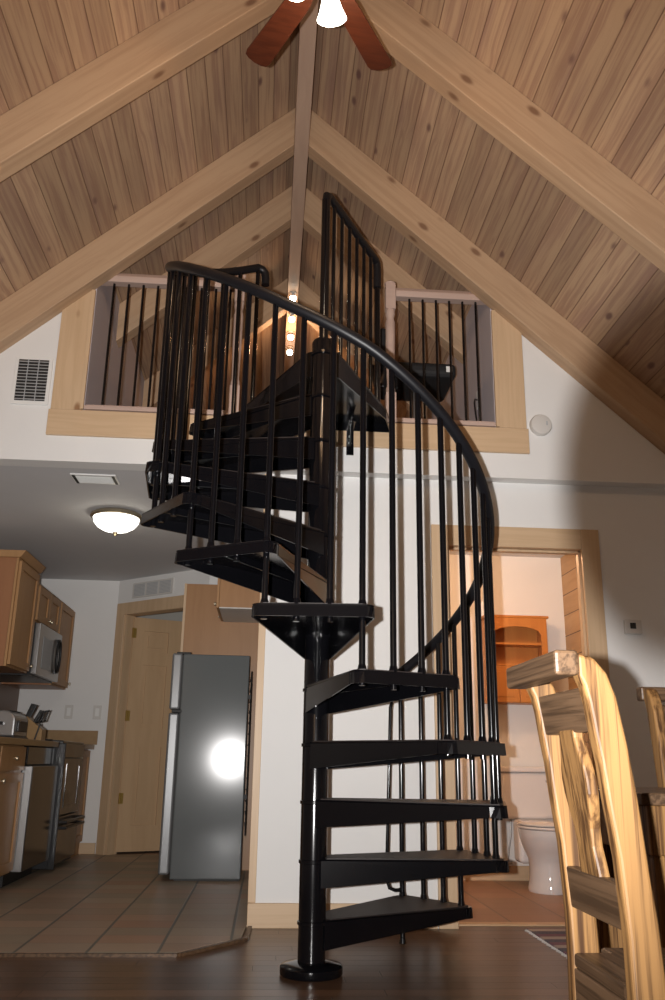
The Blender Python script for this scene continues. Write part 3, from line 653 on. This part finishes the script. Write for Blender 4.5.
# office chair on the loft
ox, oy = .90, 5.15; oz = ZLF+.012
t = thing('office_chair', 'black office chair on the loft behind the right railing', 'chair', (ox, oy, oz))
for k in range(5):
    a = R(72*k+20); l = MB().tube([(ox, oy, oz+.09), (ox+math.cos(a)*.26, oy+math.sin(a)*.26, oz+.065)], [.024, .014], 8).build('leg', M['blackplastic'], t, True)
    MB().lathe([(.0,-.012),(.026,-.012),(.026,.012),(.0,.012)], (ox+math.cos(a)*.26, oy+math.sin(a)*.26, oz+.027), 12, axis=(math.sin(a), -math.cos(a), 0)).build('caster', M['blackplastic'], l, True)
MB().tube([(ox, oy, oz+.07), (ox, oy, oz+.46)], .026, 12).build('gas_lift', M['chrome'], t, True)
MB().box(ox-.23, ox+.23, oy-.22, oy+.22, oz+.46, oz+.56).build('seat', M['blackcloth'], t, bevel=.035, seg=3)
MB().box(ox-.27, ox-.21, oy-.21, oy+.21, oz+.57, oz+.80).build('backrest', M['blackcloth'], t, bevel=.03, seg=3)
MB().tube([(ox-.1, oy, oz+.47), (ox-.27, oy, oz+.48), (ox-.29, oy, oz+.62)], .018, 8).build('back_bracket', M['blackplastic'], t, True)
MB().box(ox+.16, ox+.20, oy-.2235, oy-.221, oz+.49, oz+.53).build('tag', M['white'], t)
t = thing('power_cord', 'thin black cord hanging from the outlet on the loft side wall', 'cord', (1.27, 5.0, 2.95))
MB().tube([(1.268, 4.98, 3.03), (1.25, 4.97, 3.03), (1.235, 4.93, 2.99), (1.235, 4.90, 2.88), (1.245, 4.88, 2.78), (1.25, 4.86, 2.71)], .005, 6).build('cable', M['blackplastic'], t, True)
MB().box(1.272, 1.279, 4.94, 5.02, 2.98, 3.10).build('outlet', M['white'], t, bevel=.002)
# track lights on the ridge
t0 = None
for k, y in enumerate((6.30, 6.65, 6.98, 7.28)):
    nm = ('nearest', 'second nearest', 'third from the front', 'farthest')[k]
    t = thing('track_spotlight', f'small lit spotlight under the loft ridge beam, {nm} of the four', 'spotlight', (XC+.0, y, ZU-.05), 'loft track spotlights')
    MB().lathe([(.028,ZU-.051),(.028,ZU-.06),(.010,ZU-.062),(.010,ZU-.07),(.020,ZU-.075),(.026,ZU-.09)], (XC, y, 0), 16).build('housing', M['offwhite'], t, True)
    MB().lathe([(.0,ZU-.085),(.024,ZU-.09),(.028,ZU-.105),(.022,ZU-.122),(.0,ZU-.13)], (XC, y, 0), 16).build('bulb', M['bulb'], t, True)
# ------------------------------------------------------------------ ceiling fan
fxc, fyc, fz = .112, 2.515, 3.70
t = thing('ceiling_fan', 'ceiling fan with dark cherry blades and lit glass shades under the roof peak', 'ceiling fan', (fxc, fyc, fz))
MB().tube([(fxc, fyc, fz+.1), (fxc, fyc, 4.47)], .013, 12).lathe([(.03,4.43),(.06,4.47),(.06,4.514),(.0,4.515)], (fxc, fyc, 0)).build('downrod', M['nickel'], t, True)
MB().lathe([(.0,fz-.01),(.07,fz-.01),(.11,fz+.0),(.125,fz+.03),(.12,fz+.08),(.08,fz+.115),(.02,fz+.125),(.0,fz+.125)], (fxc, fyc, 0), 32).build('motor_housing', M['nickel'], t, True)
for k in range(6):
    a = R(90+30-1+60*k); d = Vector((math.cos(a), math.sin(a), 0)); n = Vector((-d.y, d.x, 0)); c = Vector((fxc, fyc, fz-.02))
    out = [(.14,-.040),(.19,-.048),(.52,-.056),(.543,-.050),(.553,-.03),(.557,0),(.553,.03),(.543,.050),(.52,.056),(.19,.048),(.14,.040)]
    m = MB(); tilt = .16
    m.prism([c+d*u+n*v+Z*(v*tilt) for u, v in out], Z*.007)
    bl = m.build('blade', M['blade'], t, bevel=.002)
    MB().obox(c+d*.10-n*.018+Z*.008, d*.13, n*.036, Z*.009).build('blade_iron', M['nickel'], bl, bevel=.002)
MB().lathe([(.0,fz-.10),(.022,fz-.095),(.038,fz-.07),(.04,fz-.012),(.0,fz-.008)], (fxc, fyc, 0)).build('light_kit', M['nickel'], t, True)
MB().tube([(fxc, fyc, fz-.10), (fxc, fyc, fz-.12)], .008, 8).build('pull_finial', M['nickel'], t, True)
for k, a in enumerate((70, 190, 310)):
    a = R(a); d = Vector((math.cos(a), math.sin(a), 0)); c = Vector((fxc, fyc, fz-.03)); ax = (d*.33-Z*.94).normalized()
    arm = MB().tube([c+d*.03-Z*.03, c+d*.06-Z*.01, c+d*.075+ax*.01], .009, 8).build('lamp_arm', M['nickel'], t, True)
    MB().lathe([(.020,.0),(.026,.012),(.030,.03),(.038,.06),(.047,.09),(.058,.115),(.054,.115),(.043,.09),(.034,.06),(.0,.05)], c+d*.075+ax*.01, 24, axis=ax).build('lamp_shade', M['glow'], arm, True)
# ------------------------------------------------------------------ foreground chair
def make_chair(lab):
    X0, Y0 = .60, 1.50                      # back, near side; faces +x
    t = thing('dining_chair', lab, 'chair', (X0, Y0, 0), 'rustic dining chairs')
    back_o = [(.545,.992),(.576,.984),(.598,.957),(.612,.916),(.626,.831),(.636,.743),(.646,.623),(.653,.553),(.658,.45),(.655,.30),(.640,.12),(.625,0)]
    back_i = [(.545,.952),(.553,.935),(.560,.905),(.567,.852),(.575,.803),(.581,.743),(.593,.65),(.600,.525),(.600,.443),(.597,.30),(.585,.12),(.572,0)]
    for y in (1.50, 1.79):
        MB().prism([(x, y, z) for x, z in back_o]+[(x, y, z) for x, z in back_i[::-1]], (0, .036, 0)).build('back_leg', M['chair'], t, bevel=.007, seg=3)
    MB().box(.502, .546, 1.495, 1.818, .952, .996).build('crest_rail', M['chairy'], t, bevel=.006)
    def slat(z0, z1, x0, x1, nm):
        MB().prism([(x0, 1.536, z0), (x0+.026, 1.536, z0), (x1+.026, 1.536, z1), (x1, 1.536, z1)], (0, .254, 0)).build(nm, M['chairy'], t, bevel=.004)
    slat(.858, .935, .572, .560, 'upper_back_rail'); slat(.535, .610, .604, .598, 'lower_back_rail')
    cy = 1.663; prof = [(.605,.050),(.63,.046),(.66,.040),(.69,.044),(.72,.056),(.75,.066),(.775,.068),(.80,.062),(.825,.050),(.85,.042),(.865,.044)]
    sx = lambda z: .600-(z-.60)*.115
    P = [(sx(z), cy-w, z) for z, w in prof]+[(sx(z), cy+w, z) for z, w in prof[::-1]]
    MB().prism(P, (.022, 0, .0)).build('splat', M['chair'], t, bevel=.005)
    MB().prism([(.602, 1.538, .43), (.672, 1.538, .43), (.672, 1.505, .43), (1.02, 1.50, .43), (1.02, 1.84, .43), (.672, 1.835, .43), (.672, 1.788, .43), (.602, 1.788, .43)], (0, 0, .026)).build('seat', M['chairy'], t, bevel=.006)
    MB().box(.61, 1.0, 1.502, 1.524, .36, .429).box(.61, 1.0, 1.800, 1.822, .36, .429).box(.602, .624, 1.536, 1.79, .36, .429).box(.985, 1.005, 1.536, 1.79, .36, .429).build('apron', M['chairy'], t, bevel=.003)
    for y in (1.50, 1.79): MB().box(.965, 1.008, y, y+.036, 0, .43).build('front_leg', M['chair'], t, bevel=.005)
    for y in (1.508, 1.797): MB().box(.63, .97, y, y+.02, .17, .21).build('stretcher', M['chairy'], t, bevel=.003)
    return t
ch = make_chair('rustic pine dining chair with curved back in the right foreground')
c2 = dup(ch, (1.30, 2.90, 0), R(-90), 'rustic pine dining chair behind the table at the right edge')
c2.scale = (1.07, 1.07, 1.07)
# table corner
t = thing('dining_table', 'rustic pine table whose corner shows at the right edge', 'table', (1.6, 2.33, 0))
MB().box(.885, 2.35, 2.07, 2.62, .712, .74).build('tabletop', M['chairy'], t, bevel=.004)
MB().box(.905, 2.33, 2.09, 2.60, .60, .711).build('apron', M['chair'], t, bevel=.003)
for x in (.92, 2.25):
    for y in (2.11, 2.52): MB().box(x, x+.075, y, y+.075, 0, .60).build('leg', M['chair'], t, bevel=.006)
# rug
o = MB().box(1.345, 2.15, 3.75, 4.68, .0005, .009).build('striped_rug', M['rug'], bevel=.002); tag(o, 'small striped woven rug on the wood floor before the bathroom door', 'rug')
b = MB()
for k in range(40): b.box(1.33-.004*(k % 3), 1.345, 3.76+k*.0232, 3.765+k*.0232, .001, .004)
f = b.build('fringe', M['offwhite'], o); f['kind'] = 'stuff'
# ------------------------------------------------------------------ lights
W = bpy.data.worlds.new('world'); S.world = W; W.use_nodes = True
W.node_tree.nodes['Background'].inputs[0].default_value = (1., .8, .6, 1); W.node_tree.nodes['Background'].inputs[1].default_value = .03
WARM = (1., .62, .34)
for k, a in enumerate((70, 190, 310)):
    a = R(a); light('fan_bulb', 'POINT', (fxc+math.cos(a)*.22, fyc+math.sin(a)*.22, fz-.30), 6.5, WARM, .06)
light('room_fill', 'POINT', (-1.2, -.6, 1.9), 10, WARM, .25)  # added warm ambient fill behind the camera, no fixture there
light('kitchen_bulb', 'POINT', (-1.07, 5.68, 2.18), 1.1, (1., .86, .62), .08)
light('bathroom_bulb', 'POINT', (1.35, 5.5, 2.2), 21, (1., .58, .32), .08)
light('loft_bulb', 'POINT', (XC, 6.9, 4.3), 10, (1., .52, .24), .06)
# camera pose
h = .8; f = 855.6; pi_, ya, ro = R(16.99), R(3.99), R(.88)
fw = Vector((math.sin(ya)*math.cos(pi_), math.cos(ya)*math.cos(pi_), math.sin(pi_)))
rt = Vector((math.cos(ya), -math.sin(ya), 0)); up = rt.cross(fw)
rt2 = rt*math.cos(ro)+up*math.sin(ro); up2 = -rt*math.sin(ro)+up*math.cos(ro)
cam = bpy.data.cameras.new('camera'); co = bpy.data.objects.new('camera', cam); COL.objects.link(co)
mt = Matrix((rt2, up2, -fw)).transposed().to_4x4(); mt.translation = Vector((0, 0, h)); co.matrix_world = mt
cam.sensor_fit = 'VERTICAL'; cam.sensor_height = 24; cam.lens = 24*f/1000; cam.clip_start = .02
S.camera = co
# the camera's own flash gun, left of and slightly above the lens
fl = light('flash', 'SPOT', Vector((0, 0, h))-rt2*.085+up2*.015, 800, (1., .97, .95), .012)
fl.rotation_euler = mt.to_euler(); fl.data.spot_size = R(92); fl.data.spot_blend = .7
# beam profile of the flash: an added oval mask puts shade on the right wall
fl.data.use_nodes = True; nt = fl.data.node_tree; em = [n for n in nt.nodes if n.type == 'EMISSION'][0]
def nm(op, a, b=0., clamp=False):
    n = nt.nodes.new('ShaderNodeMath'); n.operation = op; n.use_clamp = clamp
    for k, v in enumerate((a, b)):
        if isinstance(v, bpy.types.NodeSocket): nt.links.new(v, n.inputs[k])
        else: n.inputs[k].default_value = v
    return n.outputs[0]
tc = nt.nodes.new('ShaderNodeTexCoord'); sp = nt.nodes.new('ShaderNodeSeparateXYZ'); nt.links.new(tc.outputs['Normal'], sp.inputs[0])
az = nm('ABSOLUTE', sp.outputs[2]); du = nm('DIVIDE', sp.outputs[0], az); dv = nm('DIVIDE', sp.outputs[1], az)
eu = nm('DIVIDE', nm('SUBTRACT', du, .435), .145); ev = nm('DIVIDE', nm('SUBTRACT', dv, .025), .215)
dist = nm('ADD', nm('POWER', nm('ABSOLUTE', eu), 2.), nm('POWER', nm('ABSOLUTE', ev), 2.))
mr = nt.nodes.new('ShaderNodeMapRange'); mr.interpolation_type = 'SMOOTHSTEP'; nt.links.new(dist, mr.inputs[0])
mr.inputs[1].default_value = .75; mr.inputs[2].default_value = 1.4; mr.inputs[3].default_value = .02; mr.inputs[4].default_value = 1.
rr = nm('ADD', nm('MULTIPLY', du, du), nm('MULTIPLY', dv, dv))
fall = nm('DIVIDE', 1., nm('ADD', 1., nm('MULTIPLY', rr, 2.0)))
nt.links.new(nm('MULTIPLY', mr.outputs[0], fall), em.inputs['Strength'])
S.view_settings.view_transform = 'Standard'; S.view_settings.look = 'None'; S.view_settings.gamma = 1
S.view_settings.use_curve_mapping = False; S.view_settings.exposure = 0
